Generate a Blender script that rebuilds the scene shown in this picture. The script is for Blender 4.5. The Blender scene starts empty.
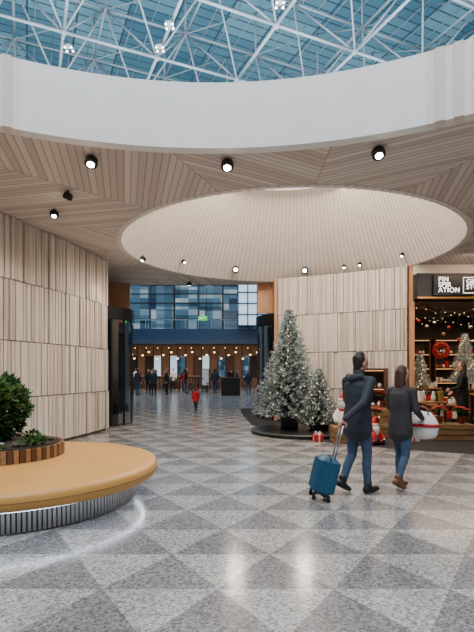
import bpy, math, random
from mathutils import Vector, Matrix
from mathutils.bvhtree import BVHTree
random.seed(7)
S=bpy.context.scene
HC=4.35
# ---------------------------------------------------------------- materials
def lin(c):
    return tuple(((v/255)/12.92 if v/255<=0.04045 else (((v/255)+0.055)/1.055)**2.4) for v in c)+(1,)
def mat(name,c,rough=.5,metal=0,em=None,es=0,var=0,vs=8,bump=0,spec=.5,trans=0,stretch=None):
    m=bpy.data.materials.new(name); m.use_nodes=True
    nt=m.node_tree; b=nt.nodes['Principled BSDF']
    b.inputs['Base Color'].default_value=lin(c)
    b.inputs['Roughness'].default_value=rough; b.inputs['Metallic'].default_value=metal
    b.inputs['Specular IOR Level'].default_value=spec
    b.inputs['Transmission Weight'].default_value=trans
    if em: b.inputs['Emission Color'].default_value=lin(em); b.inputs['Emission Strength'].default_value=es
    if var or bump:
        tc=nt.nodes.new('ShaderNodeTexCoord'); n=nt.nodes.new('ShaderNodeTexNoise'); n.inputs['Scale'].default_value=vs
        n.inputs['Detail'].default_value=4
        mp=nt.nodes.new('ShaderNodeMapping'); nt.links.new(tc.outputs['Object'],mp.inputs[0])
        if stretch: mp.inputs['Scale'].default_value=stretch
        nt.links.new(mp.outputs[0],n.inputs['Vector'])
        if var:
            r=nt.nodes.new('ShaderNodeMapRange'); r.inputs[1].default_value=.3;r.inputs[2].default_value=.7
            r.inputs[3].default_value=1-var; r.inputs[4].default_value=1+var
            h=nt.nodes.new('ShaderNodeHueSaturation'); h.inputs['Color'].default_value=lin(c)
            nt.links.new(n.outputs[0],r.inputs[0]); nt.links.new(r.outputs[0],h.inputs['Value']); nt.links.new(h.outputs[0],b.inputs['Base Color'])
        if bump:
            bp=nt.nodes.new('ShaderNodeBump'); bp.inputs['Strength'].default_value=bump; bp.inputs['Distance'].default_value=.02
            nt.links.new(n.outputs[0],bp.inputs['Height']); nt.links.new(bp.outputs[0],b.inputs['Normal'])
    return m
def M(nt,op,a,b=None,c=None):
    n=nt.nodes.new('ShaderNodeMath'); n.operation=op
    for i,v in enumerate((a,b,c)):
        if v is None: continue
        if isinstance(v,(int,float)): n.inputs[i].default_value=v
        else: nt.links.new(v,n.inputs[i])
    return n.outputs[0]
def mixc(nt,f,a,b,bt='MIX'):
    n=nt.nodes.new('ShaderNodeMix'); n.data_type='RGBA'; n.blend_type=bt
    if isinstance(f,(int,float)): n.inputs[0].default_value=f
    else: nt.links.new(f,n.inputs[0])
    for i,v in ((6,a),(7,b)):
        if isinstance(v,tuple): n.inputs[i].default_value=v
        else: nt.links.new(v,n.inputs[i])
    return n.outputs[2]
def base(name):
    m=bpy.data.materials.new(name); m.use_nodes=True; nt=m.node_tree
    g=nt.nodes.new('ShaderNodeNewGeometry'); s=nt.nodes.new('ShaderNodeSeparateXYZ'); nt.links.new(g.outputs['Position'],s.inputs[0])
    return m,nt,nt.nodes['Principled BSDF'],g.outputs['Position'],s.outputs
def floor_mat():
    m,nt,b,pos,xyz=base('terrazzo_triangles')
    X=M(nt,'ADD',xyz[0],20.13); Y=M(nt,'ADD',xyz[1],30.2)
    w,h=.80,.62
    v=M(nt,'DIVIDE',Y,h); row=M(nt,'FLOOR',v); fv=M(nt,'FRACT',v)
    u=M(nt,'ADD',M(nt,'DIVIDE',X,w),M(nt,'MULTIPLY',row,.5)); fu=M(nt,'FRACT',u)
    t=M(nt,'MULTIPLY',M(nt,'ABSOLUTE',M(nt,'SUBTRACT',fu,.5)),2)
    edge=M(nt,'SUBTRACT',M(nt,'SUBTRACT',1,fv),t)
    dark=M(nt,'GREATER_THAN',edge,0)
    j1=M(nt,'LESS_THAN',M(nt,'FRACT',M(nt,'DIVIDE',xyz[0],w*1.5)),.006)
    j2=M(nt,'LESS_THAN',M(nt,'FRACT',M(nt,'DIVIDE',v,2)),.006)
    ln=M(nt,'MAXIMUM',j1,j2)
    wn=nt.nodes.new('ShaderNodeTexWhiteNoise'); wn.noise_dimensions='3D'
    cmb=nt.nodes.new('ShaderNodeCombineXYZ'); nt.links.new(M(nt,'FLOOR',u),cmb.inputs[0]); nt.links.new(row,cmb.inputs[1]); nt.links.new(dark,cmb.inputs[2])
    nt.links.new(cmb.outputs[0],wn.inputs['Vector'])
    c=mixc(nt,dark,lin((160,160,159)),lin((122,123,125)))
    va=M(nt,'ADD',.92,M(nt,'MULTIPLY',wn.outputs['Value'],.16))
    vo=nt.nodes.new('ShaderNodeTexVoronoi'); vo.inputs['Scale'].default_value=62; nt.links.new(pos,vo.inputs['Vector'])
    sp=nt.nodes.new('ShaderNodeSeparateColor'); nt.links.new(vo.outputs['Color'],sp.inputs[0])
    spk=M(nt,'ADD',.46,M(nt,'MULTIPLY',sp.outputs[0],1.08))
    n=nt.nodes.new('ShaderNodeTexNoise'); n.inputs['Scale'].default_value=.7; n.inputs['Detail'].default_value=3; nt.links.new(pos,n.inputs['Vector'])
    big=M(nt,'ADD',.8,M(nt,'MULTIPLY',n.outputs[0],.4))
    hs=nt.nodes.new('ShaderNodeHueSaturation'); nt.links.new(c,hs.inputs['Color']); nt.links.new(M(nt,'MULTIPLY',M(nt,'MULTIPLY',va,spk),big),hs.inputs['Value'])
    c2=mixc(nt,M(nt,'MULTIPLY',ln,.5),hs.outputs[0],lin((90,90,90)))
    nt.links.new(c2,b.inputs['Base Color']); b.inputs['Roughness'].default_value=.17; b.inputs['Specular IOR Level'].default_value=.5
    return m
def ceil_mat():
    m,nt,b,pos,xyz=base('ceiling_planks')
    dx=M(nt,'SUBTRACT',xyz[0],1.18); dy=M(nt,'SUBTRACT',xyz[1],11.07)
    th=M(nt,'ARCTAN2',dy,dx); s=math.radians(22.5)
    k=M(nt,'FLOOR',M(nt,'DIVIDE',th,s))
    alt=M(nt,'SUBTRACT',M(nt,'MULTIPLY',M(nt,'FLOORED_MODULO',k,2),2),1)
    a=M(nt,'ADD',M(nt,'MULTIPLY',M(nt,'ADD',k,.5),s),M(nt,'MULTIPLY',alt,.75))
    st=M(nt,'ADD',M(nt,'MULTIPLY',dx,M(nt,'COSINE',a)),M(nt,'MULTIPLY',dy,M(nt,'SINE',a)))
    st=M(nt,'DIVIDE',st,.1)
    gap=M(nt,'LESS_THAN',M(nt,'FRACT',st),.2)
    wn=nt.nodes.new('ShaderNodeTexWhiteNoise'); wn.noise_dimensions='2D'
    cmb=nt.nodes.new('ShaderNodeCombineXYZ'); nt.links.new(M(nt,'FLOOR',st),cmb.inputs[0]); nt.links.new(k,cmb.inputs[1]); nt.links.new(cmb.outputs[0],wn.inputs['Vector'])
    c=mixc(nt,wn.outputs['Value'],lin((198,185,173)),lin((230,219,209)))
    sec=M(nt,'LESS_THAN',M(nt,'FRACT',M(nt,'DIVIDE',th,s)),.012)
    c=mixc(nt,M(nt,'MULTIPLY',M(nt,'MAXIMUM',gap,sec),.5),c,lin((122,106,96)))
    nt.links.new(c,b.inputs['Base Color']); b.inputs['Roughness'].default_value=.6
    return m
def roof_mat():
    m,nt,b,pos,xyz=base('roof_glazing_glow')
    a=math.radians(24)
    u=M(nt,'ADD',M(nt,'MULTIPLY',xyz[0],math.cos(a)),M(nt,'MULTIPLY',xyz[1],math.sin(a)))
    v=M(nt,'SUBTRACT',M(nt,'MULTIPLY',xyz[1],math.cos(a)),M(nt,'MULTIPLY',xyz[0],math.sin(a)))
    fu=M(nt,'FRACT',M(nt,'DIVIDE',u,2.0)); fv=M(nt,'FRACT',M(nt,'DIVIDE',v,.5))
    ln=M(nt,'MAXIMUM',M(nt,'LESS_THAN',fu,.04),M(nt,'LESS_THAN',fv,.14))
    wn=nt.nodes.new('ShaderNodeTexWhiteNoise'); wn.noise_dimensions='2D'
    cmb=nt.nodes.new('ShaderNodeCombineXYZ'); nt.links.new(M(nt,'FLOOR',M(nt,'DIVIDE',u,2)),cmb.inputs[0]); nt.links.new(M(nt,'FLOOR',M(nt,'DIVIDE',v,2)),cmb.inputs[1]); nt.links.new(cmb.outputs[0],wn.inputs['Vector'])
    c=mixc(nt,wn.outputs['Value'],lin((60,106,128)),lin((112,160,178)))
    c=mixc(nt,ln,c,lin((48,78,94)))
    nt.links.new(c,b.inputs['Base Color']); nt.links.new(c,b.inputs['Emission Color']); b.inputs['Emission Strength'].default_value=.62  # opaque deck; emission painted in for daylight through the roof glass
    b.inputs['Roughness'].default_value=.4
    return m
def mezz_mat():
    m,nt,b,pos,xyz=base('mezzanine_glass_glow')
    def cell(sx,sz,o):
        wn=nt.nodes.new('ShaderNodeTexWhiteNoise'); wn.noise_dimensions='2D'
        cmb=nt.nodes.new('ShaderNodeCombineXYZ'); nt.links.new(M(nt,'FLOOR',M(nt,'DIVIDE',M(nt,'ADD',xyz[0],o),sx)),cmb.inputs[0]); nt.links.new(M(nt,'FLOOR',M(nt,'DIVIDE',xyz[2],sz)),cmb.inputs[1]); nt.links.new(cmb.outputs[0],wn.inputs['Vector'])
        return wn.outputs['Value']
    v=M(nt,'ADD',M(nt,'MULTIPLY',cell(.8,1.1,0),.55),M(nt,'MULTIPLY',cell(2.4,.42,1.3),.45))
    r=nt.nodes.new('ShaderNodeValToRGB'); r.color_ramp.elements[0].position=.2; r.color_ramp.elements[0].color=lin((28,52,74))
    r.color_ramp.elements[1].position=.92; r.color_ramp.elements[1].color=lin((200,220,228))
    e=r.color_ramp.elements.new(.62); e.color=lin((86,130,156))
    nt.links.new(v,r.inputs[0]); nt.links.new(r.outputs[0],b.inputs['Emission Color']); b.inputs['Emission Strength'].default_value=.65  # emission cells paint daylight reflections and lit rooms onto the glass
    b.inputs['Base Color'].default_value=lin((20,40,60)); b.inputs['Roughness'].default_value=.15
    return m
MT={}
MT['floor']=floor_mat(); MT['ceil']=ceil_mat(); MT['roof']=roof_mat(); MT['mezz']=mezz_mat()
MT['slat']=mat('ash_slats',(218,208,196),.6,var=.12,vs=6,stretch=(3,3,.25))
MT['slatb']=mat('ash_slats_dark',(194,182,169),.6,var=.12,vs=6,stretch=(3,3,.25))
MT['back']=mat('slat_backing',(92,80,72),.8,var=.05)
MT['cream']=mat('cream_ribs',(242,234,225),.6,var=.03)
MT['creamb']=mat('cream_ribs_dark',(228,217,206),.6,var=.03)  # slightly darker cream, for alternate ribs and the shop fascia
MT['white']=mat('white_membrane',(244,243,240),.55,var=.02,vs=2)
MT['orange']=mat('oak_veneer',(208,156,116),.5,var=.1,vs=5,stretch=(3,3,.3))
MT['dark']=mat('dark_metal',(42,42,46),.35,metal=.6,var=.05)
MT['greym']=mat('grey_metal_slats',(150,148,144),.4,metal=.5,var=.08)
MT['black']=mat('black_paint',(14,14,15),.4,var=.05)
MT['navy']=mat('navy_fascia',(22,28,38),.4,var=.05)
MT['dglass']=mat('dark_glass',(20,26,32),.06,trans=.55,var=.02)
MT['steel']=mat('white_steel',(205,215,222),.4,var=.04)
MT['leather']=mat('tan_leather',(208,152,80),.45,var=.05,vs=3,bump=.05)
MT['seam']=mat('leather_seam',(150,104,56),.6,var=.05)
MT['led']=mat('led_cool',(255,255,255),em=(205,225,255),es=10)
MT['glow']=mat('lamp_lens',(255,255,255),em=(255,236,212),es=60)
MT['glow2']=mat('warm_bulbs',(255,220,160),em=(255,206,140),es=5)
MT['shelfglow']=mat('shelf_strip',(255,220,160),em=(255,190,120),es=2.2)
MT['flood']=mat('flood_lens',(255,255,255),em=(255,250,240),es=9)
MT['drumcap']=mat('drum_cap_glow',(255,255,255),em=(255,240,226),es=1.2)
MT['leaf']=mat('leaf_green',(44,84,40),.45,var=.35,vs=14)
MT['leaf2']=mat('leaf_light',(92,128,66),.5,var=.3,vs=12)
MT['soil']=mat('planter_soil',(60,46,36),.9,var=.3,vs=30,bump=.5)
MT['needle']=mat('fir_needles',(64,96,88),.6,var=.35,vs=9)
MT['frost']=mat('frosted_needles',(212,224,226),.7,var=.12,vs=9)
MT['bark']=mat('bark',(70,52,38),.9,var=.3,vs=20)
MT['silver']=mat('silver_bauble',(220,222,228),.15,metal=1)
MT['red']=mat('red_fabric',(190,24,30),.6,var=.12,vs=12)
MT['wool']=mat('white_wool',(236,232,226),.9,var=.08,vs=30,bump=.4)
MT['skin']=mat('skin',(205,152,125),.5,var=.04)
MT['hair']=mat('hair_dark',(34,26,22),.6,var=.2,vs=30)
MT['hairb']=mat('hair_brown',(70,44,30),.6,var=.2,vs=30)
MT['jacket']=mat('navy_jacket',(38,46,56),.75,var=.2,vs=10,bump=.3)
MT['coat']=mat('dark_coat',(52,48,54),.8,var=.2,vs=10,bump=.3)
MT['blackc']=mat('black_coat',(18,18,20),.8,var=.2,vs=10)
MT['jeans']=mat('denim',(62,84,112),.8,var=.2,vs=14)
MT['shoe']=mat('brown_boots',(104,66,40),.5,var=.15)
MT['shoeb']=mat('black_shoes',(22,22,24),.5,var=.15)
MT['eye']=mat('eye',(25,20,18),.2)
MT['lip']=mat('lips',(165,85,80),.5)
MT['case']=mat('teal_suitcase',(30,82,110),.35,var=.06,vs=4)
MT['rubber']=mat('rubber',(20,20,20),.7)
MT['alu']=mat('aluminium',(180,182,186),.3,metal=1)
MT['dfloor']=mat('dark_carpet',(50,47,48),.85,var=.15,vs=25,spec=.15)
MT['bluew']=mat('blue_band',(34,68,100),.4,var=.05)
MT['wood']=mat('dark_wood',(88,58,38),.5,var=.2,vs=6,stretch=(4,4,.5))
MT['crate']=mat('pine_crate',(150,114,78),.6,var=.2,vs=6,stretch=(.5,4,4))
MT['shopw']=mat('shop_wall_brown',(58,46,40),.7,var=.1)
MT['barw']=mat('bar_wall_glow',(110,82,64),.7,em=(150,106,72),es=.16,var=.3,vs=.8)  # wall emission painted in for the warm bar lighting
MT['paper']=mat('paper_white',(235,232,225),.7,var=.03)
MT['terr']=mat('terracotta_pot',(150,80,54),.7,var=.1)
MT['gold']=mat('gold_items',(200,150,80),.35,metal=.6)
MT['green']=mat('exit_green',(20,150,70),em=(30,200,90),es=1.2)
MT['wallg']=mat('hall_wall',(150,160,168),.7,var=.04)
MT['paneglow']=mat('window_pane_glow',(220,235,245),em=(190,220,240),es=.9)  # window panes; emission painted in for the brightness behind them
MT['sign']=mat('sign_letters',(255,255,255),em=(255,255,255),es=2.0)
# ---------------------------------------------------------------- builder
class MB:
    def __init__(s): s.v=[];s.f=[];s.m=[];s.mats=[];s.sm=[]
    def mi(s,k):
        if k not in s.mats: s.mats.append(k)
        return s.mats.index(k)
    def add(s,vs,fs,k,smooth=False):
        o=len(s.v); s.v+= [tuple(v) for v in vs]; i=s.mi(k)
        for f in fs: s.f.append(tuple(o+a for a in f)); s.m.append(i); s.sm.append(smooth)
    def box(s,c,d,k,rz=0,mtx=None,bev=0):
        x,y,z=d[0]/2,d[1]/2,d[2]/2
        R=mtx if mtx is not None else Matrix.Rotation(rz,3,'Z')
        if bev:
            b=min(bev,x*.9,y*.9,z*.9); vs=[];fs=[]
            prof=[(-z,b),(-z+b,0),(z-b,0),(z,b)]
            for zz,ins in prof:
                X,Y=x-ins,y-ins
                for (sx,sy) in ((1,1),(-1,1),(-1,-1),(1,-1)):
                    for (ax,ay) in (((0,-b),(-b*.3,-b*.3),(-b,0)) if sx*sy>0 else ((-b,0),(-b*.3,-b*.3),(0,-b))):
                        vs.append(Vector((sx*(X+ax),sy*(Y+ay),zz)))
            for r in range(3):
                for i in range(12):
                    j=(i+1)%12; fs.append((r*12+i,r*12+j,r*12+12+j,r*12+12+i))
            fs.append(tuple(range(11,-1,-1))); fs.append(tuple(range(36,48)))
            s.add([Vector(c)+R@v for v in vs],fs,k); return
        vs=[Vector(c)+R@Vector(p) for p in ((-x,-y,-z),(x,-y,-z),(x,y,-z),(-x,y,-z),(-x,-y,z),(x,-y,z),(x,y,z),(-x,y,z))]
        s.add(vs,[(0,3,2,1),(4,5,6,7),(0,1,5,4),(1,2,6,5),(2,3,7,6),(3,0,4,7)],k)
    def lathe(s,c,prof,k,n=24,smooth=True,axis=None,sy=1):
        vs=[];fs=[]
        R=Matrix.Identity(3)
        if axis is not None: R=Vector((0,0,1)).rotation_difference(Vector(axis)).to_matrix()
        for r,z in prof:
            for i in range(n):
                a=2*math.pi*i/n; vs.append(Vector(c)+R@Vector((r*math.cos(a),r*math.sin(a)*sy,z)))
        for j in range(len(prof)-1):
            for i in range(n):
                a=(i+1)%n; fs.append((j*n+i,j*n+a,(j+1)*n+a,(j+1)*n+i))
        fs.append(tuple(range(n-1,-1,-1))); o=(len(prof)-1)*n; fs.append(tuple(range(o,o+n)))
        s.add(vs,fs,k,smooth)
    def cyl(s,c,r,h,k,n=20,axis=None): s.lathe(c,[(r,0),(r,h)],k,n,False,axis)
    def tube(s,p,q,r,k,n=6,r2=None):
        p=Vector(p);q=Vector(q);d=q-p
        s.lathe(p,[(r,0),(r if r2 is None else r2,d.length)],k,n,True,d.normalized())
    def ball(s,c,r,k,n=8,sz=1):
        s.lathe(c,[(max(.001,r*math.sin(math.pi*i/6)),-r*sz*math.cos(math.pi*i/6)) for i in range(7)],k,n)
    def loft(s,pts,rad,k,ref=(1,0,0),n=14,cap=True):
        P=[Vector(p) for p in pts]
        rad=[(r,r) if isinstance(r,(int,float)) else r for r in rad]
        def fr(t):
            x=Vector(ref)-t*t.dot(Vector(ref))
            if x.length<.15: x=Vector((0,0,1))-t*t.z
            if x.length<.15: x=Vector((0,1,0))-t*t.y
            x.normalize(); return x,t.cross(x)
        T=[]
        for i in range(len(P)):
            a=P[max(0,i-1)];b=P[min(len(P)-1,i+1)]; T.append((b-a).normalized())
        seq=[]
        if cap:
            rc=min(rad[0])
            for a in (85,60,30): a=math.radians(a); seq.append((P[0]-T[0]*rc*math.sin(a),T[0],rad[0][0]*math.cos(a),rad[0][1]*math.cos(a)))
        for i in range(len(P)): seq.append((P[i],T[i],rad[i][0],rad[i][1]))
        if cap:
            rc=min(rad[-1])
            for a in (30,60,85): a=math.radians(a); seq.append((P[-1]+T[-1]*rc*math.sin(a),T[-1],rad[-1][0]*math.cos(a),rad[-1][1]*math.cos(a)))
        vs=[];fs=[]
        for p,t,rx,ry in seq:
            x,y=fr(t)
            for i in range(n):
                a=2*math.pi*i/n; vs.append(p+x*rx*math.cos(a)+y*ry*math.sin(a))
        for j in range(len(seq)-1):
            for i in range(n):
                a=(i+1)%n; fs.append((j*n+i,j*n+a,(j+1)*n+a,(j+1)*n+i))
        fs.append(tuple(range(n-1,-1,-1))); o=(len(seq)-1)*n; fs.append(tuple(range(o,o+n)))
        s.add(vs,fs,k,True)
    def obj(s,name,parent=None,loc=(0,0,0),rz=0):
        me=bpy.data.meshes.new(name); me.from_pydata(s.v,[],s.f)
        for k in s.mats: me.materials.append(MT[k])
        me.polygons.foreach_set('material_index',s.m); me.polygons.foreach_set('use_smooth',s.sm); me.update()
        o=bpy.data.objects.new(name,me); S.collection.objects.link(o); o.location=loc; o.rotation_euler=(0,0,rz)
        if parent: o.parent=parent
        return o
def empty(name,loc=(0,0,0),rz=0):
    e=bpy.data.objects.new(name,None); S.collection.objects.link(e); e.location=loc; e.rotation_euler=(0,0,rz); e.empty_display_size=.2; return e
def light(name,kind,loc,energy,col=(255,255,255),size=1,sizey=None,target=None,spot=80,parent=None,radius=.05,blend=.6):
    l=bpy.data.lights.new(name,kind); l.energy=energy; l.color=lin(col)[:3]
    if kind=='AREA':
        l.size=size
        if sizey: l.shape='RECTANGLE'; l.size_y=sizey
    else: l.shadow_soft_size=radius
    if kind=='SPOT': l.spot_size=math.radians(spot); l.spot_blend=blend
    o=bpy.data.objects.new(name,l); S.collection.objects.link(o); 
    if parent: o.parent=parent; o.matrix_parent_inverse=Matrix.Translation(parent.location).inverted()
    o.location=loc
    if target is not None: o.rotation_euler=(Vector(target)-Vector(loc)).to_track_quat('-Z','Y').to_euler()
    return o
# ---------------------------------------------------------------- shell
b=MB(); b.add([(-26,-14,0),(26,-14,0),(26,52,0),(-26,52,0)],[(0,1,2,3)],'floor'); b.obj('floor')
def slab(name,outer,holes,z,th,mk):
    cu=bpy.data.curves.new(name,'CURVE'); cu.dimensions='2D'; cu.fill_mode='BOTH'; cu.extrude=th/2
    def spl(pts):
        sp=cu.splines.new('POLY'); sp.points.add(len(pts)-1); sp.use_cyclic_u=True
        for i,p in enumerate(pts): sp.points[i].co=(p[0],p[1],0,1)
    spl(outer)
    for cx,cy,r in holes: spl([(cx+r*math.cos(2*math.pi*i/128),cy+r*math.sin(2*math.pi*i/128)) for i in range(128)])
    o=bpy.data.objects.new(name+'_c',cu); S.collection.objects.link(o); bpy.context.view_layer.update()
    me=bpy.data.meshes.new_from_object(o.evaluated_get(bpy.context.evaluated_depsgraph_get())); bpy.data.objects.remove(o)
    me.materials.clear(); me.materials.append(MT[mk]); me.name=name
    q=bpy.data.objects.new(name,me); S.collection.objects.link(q); q.location=(0,0,z+th/2); return q
C1=(-.32,.34,5.67); C2=(1.18,11.07,3.78)
slab('ceiling',[(-13,-8),(13,-8),(13,15.5),(-13,15.5)],[(C1[0],C1[1],C1[2]+.09),(C2[0],C2[1],C2[2]+.05)],HC,.3,'ceil')
b=MB(); n=360; zt=5.17
for i in range(n):
    a0=2*math.pi*i/n;a1=2*math.pi*(i+1)/n; mid=math.degrees((a0+a1)/2)
    wh=64<mid<113
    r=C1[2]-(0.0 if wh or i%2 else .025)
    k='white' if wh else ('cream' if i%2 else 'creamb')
    P=[(C1[0]+r*math.cos(a),C1[1]+r*math.sin(a)) for a in (a0,a1)]
    Q=[(C1[0]+(C1[2]+.16)*math.cos(a),C1[1]+(C1[2]+.16)*math.sin(a)) for a in (a0,a1)]
    z0=HC-.012
    vs=[(*P[0],z0),(*P[1],z0),(*P[1],zt),(*P[0],zt),(*Q[0],z0),(*Q[1],z0),(*Q[1],zt),(*Q[0],zt)]
    b.add(vs,[(0,3,2,1),(0,1,5,4),(3,7,6,2),(4,5,6,7),(0,4,7,3),(1,2,6,5)],k)
b.obj('trim_1')
TC=(1.18,10.42,2.36,6.4)
b=MB(); n=320
def dp(a,t,off=0):
    cx=C2[0]+(TC[0]-C2[0])*t; cy=C2[1]+(TC[1]-C2[1])*t; r=C2[2]+(TC[2]-C2[2])*t-off
    return (cx+r*math.cos(a),cy+r*math.sin(a),HC+(TC[3]-HC)*t-.01*(1-t))
for i in range(n):
    a0=2*math.pi*i/n;a1=2*math.pi*(i+1)/n; off=.02 if i%2 else 0
    q=[dp(a0,0,off),dp(a1,0,off),dp(a1,1,off),dp(a0,1,off)]
    w=[dp(a0,0,-.1),dp(a1,0,-.1),dp(a1,1,-.1),dp(a0,1,-.1)]
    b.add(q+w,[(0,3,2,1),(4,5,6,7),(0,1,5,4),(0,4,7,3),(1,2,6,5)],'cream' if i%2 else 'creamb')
b.obj('trim_2')
b=MB(); b.lathe((TC[0],TC[1],TC[3]),[(TC[2]+.06,0),(TC[2]+.06,.05)],'drumcap',96,False)
b.obj('drum_glow_cap')  # invented glowing cap that closes the drum, hidden from the camera
def slatwall(name,path,z1,rows,face,thick=.25):
    b=MB(); L=[0]
    for i in range(1,len(path)): L.append(L[-1]+(Vector(path[i])-Vector(path[i-1])).length)
    def at(s):
        for i in range(1,len(path)):
            if s<=L[i] or i==len(path)-1:
                t=(s-L[i-1])/(L[i]-L[i-1]); p=Vector(path[i-1]).lerp(Vector(path[i]),t); d=(Vector(path[i])-Vector(path[i-1])).normalized(); return p,d
    for i in range(1,len(path)):
        p=Vector(path[i-1]);q=Vector(path[i]);d=(q-p).normalized(); nn=Vector((-d.y,d.x))*face
        c=(p+q)/2-nn*thick/2
        b.box((c.x,c.y,z1/2),((q-p).length,thick,z1),'back',rz=math.atan2(d.y,d.x))
    for r in range(len(rows)-1):
        s=0.0
        while s<L[-1]-.03:
            w=random.choice((.045,.06,.075,.09)); w=min(w,L[-1]-s); p,d=at(s+w/2); nn=Vector((-d.y,d.x))*face
            dep=random.choice((.03,.05,.07,.04)); c=p+nn*dep/2
            z0=rows[r]+.01; zz=rows[r+1]-.01
            b.box((c.x,c.y,(z0+zz)/2),(w-.009,dep,zz-z0),random.choice(('slat','slat','slatb')),rz=math.atan2(d.y,d.x)); s+=w
    return b.obj(name)
rows=[.06,1.02,2.08,3.2,HC-.005]
slatwall('wall_left',[(-7.6,2.5),(-6.4,4.3),(-5.4,6),(-4.75,7.3),(-4.25,8.5),(-3.85,9.8),(-3.55,11),(-3.36,12.2)],HC,rows,-1)
b=MB(); b.box((-4.6,12.32,HC/2),(2.4,.2,HC-.02),'orange'); b.obj('wall_left_return')
slatwall('wall_right',[(1.27,14.45),(2.2,14.05),(3.2,13.55),(4.0,13.1),(4.58,12.72)],HC,rows,-1)
b=MB(); b.box((1.2,15.0,HC/2),(.1,.9,HC-.02),'orange'); b.box((4.68,13.6,HC/2),(.12,1.9,HC-.02),'orange'); b.obj('wall_right_return')
b=MB(); b.box((-5.4,15.35,(3.35+HC)/2),(3.86,.12,HC-3.36),'orange'); b.obj('wall_back_left')
b=MB(); b.box((.94,15.35,(3.4+HC)/2),(.55,.12,HC-3.4),'orange'); b.obj('wall_back_right')
def revdoor(cx,cy,r,h,rot):
    e=empty('revolving_door',(cx,cy,0),rot)
    b=MB(); b.lathe((0,0,h-.38),[(r-.02,0),(r+.05,.0),(r+.05,.34),(r-.1,.38)],'dark',48,False)
    b.lathe((0,0,.002),[(r,0),(r,.012)],'dark',48,False); b.obj('canopy',e)
    b=MB()
    for a in range(0,360,20):
        if 75<a%180<105: continue
        t=math.radians(a); b.box((r*math.cos(t),r*math.sin(t),(h-.38)/2+.01),(.05,.06,h-.4),'dark',rz=t)
    b.cyl((0,0,.01),.06,h-.4,'dark')
    for a in (20,110,200,290):
        t=math.radians(a); c=math.cos(t);s_=math.sin(t)
        for z in (.1,h-.5): b.box((c*r/2,s_*r/2,z),(r-.1,.05,.1),'dark',rz=t)
        b.box((c*(r-.08),s_*(r-.08),(h-.4)/2),(.06,.05,h-.5),'dark',rz=t)
    b.obj('frame',e)
    b=MB()
    for a in range(0,360,10):
        if 80<=a%180<100: continue
        t0=math.radians(a);t1=math.radians(a+10)
        vs=[]
        for rr in (r-.01,r+.01):
            for zz in (.02,h-.39):
                for t in (t0,t1): vs.append((rr*math.cos(t),rr*math.sin(t),zz))
        b.add(vs,[(0,1,3,2),(4,6,7,5)],'dglass')
    for a in (20,110,200,290):
        t=math.radians(a); b.box((math.cos(t)*r/2,math.sin(t)*r/2,(h-.4)/2),(r-.16,.012,h-.7),'dglass',rz=t)
    b.obj('glass',e)
    return e
revdoor(-4.45,13.95,1.35,3.35,.3)
revdoor(2.0,15.75,1.32,3.35,-.2)
b=MB(); b.box((-26,19,8.5),(.3,67,17),'wallg'); b.obj('wall_hall_left')
b=MB(); b.box((26,19,8.5),(.3,67,17),'wallg'); b.obj('wall_hall_right')
b=MB(); b.box((0,-14.2,8.5),(52,.3,17),'wallg'); b.obj('wall_hall_front')
b=MB(); b.box((0,52.2,8.5),(52,.3,17),'wallg'); b.obj('wall_hall_back')
b=MB(); b.add([(-26,-14,17),(26,-14,17),(26,52,17),(-26,52,17)],[(0,3,2,1)],'roof'); b.obj('ceiling_roof_glazing')
# space frame
b=MB(); A=math.radians(24); ca,sa=math.cos(A),math.sin(A); g=3.1
def nd(i,j,z,o=0):
    u=(i+o)*g; v=(j+o)*g; return (u*ca-v*sa, u*sa+v*ca+18, z)
def inside(p): return -24<p[0]<24 and 6<p[1]<36
for i in range(-10,11):
    for j in range(-9,10):
        p=nd(i,j,12.6)
        if inside(p):
            b.ball(p,.12,'steel',8)
            for q in (nd(i+1,j,12.6),nd(i,j+1,12.6)):
                if inside(q): b.tube(p,q,.055,'steel',6)
            for di,dj in ((0,0),(-1,0),(0,-1),(-1,-1)):
                q=nd(i+di,j+dj,14.9,.5)
                if inside(q): b.tube(p,q,.038,'steel',5)
        q=nd(i,j,14.9,.5)
        if inside(q):
            b.ball(q,.1,'steel',8)
            for r in (nd(i+1,j,14.9,.5),nd(i,j+1,14.9,.5)):
                if inside(r): b.tube(q,r,.048,'steel',5)
            for k in range(4):
                a_=nd(i+k*.25,j,16.7,.5); c_=nd(i+k*.25,j+1,16.7,.5); b.tube(a_,c_,.025,'steel',4)
            b.tube(q,nd(i,j,16.7,.5),.04,'steel',5)
            for r in (nd(i+1,j,16.7,.5),nd(i,j+1,16.7,.5)):
                if inside(r): b.tube(q,r,.025,'steel',4)
b.obj('roof_space_frame')
b=MB()
for (x,y) in ((-2.57,15.8),(-5.6,15.8),(-2.1,14.75),(1.26,13.9)):
    for dx in (-.1,.1):
        for dy in (-.1,.1):
            b.box((x+dx,y+dy,12.3),(.07,.07,.07),'steel'); b.box((x+dx,y+dy,12.255),(.06,.06,.02),'flood')
    b.box((x,y,12.35),(.24,.24,.025),'steel'); b.tube((x,y,12.35),(x,y,12.62),.015,'steel')
b.obj('roof_floodlights')
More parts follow.
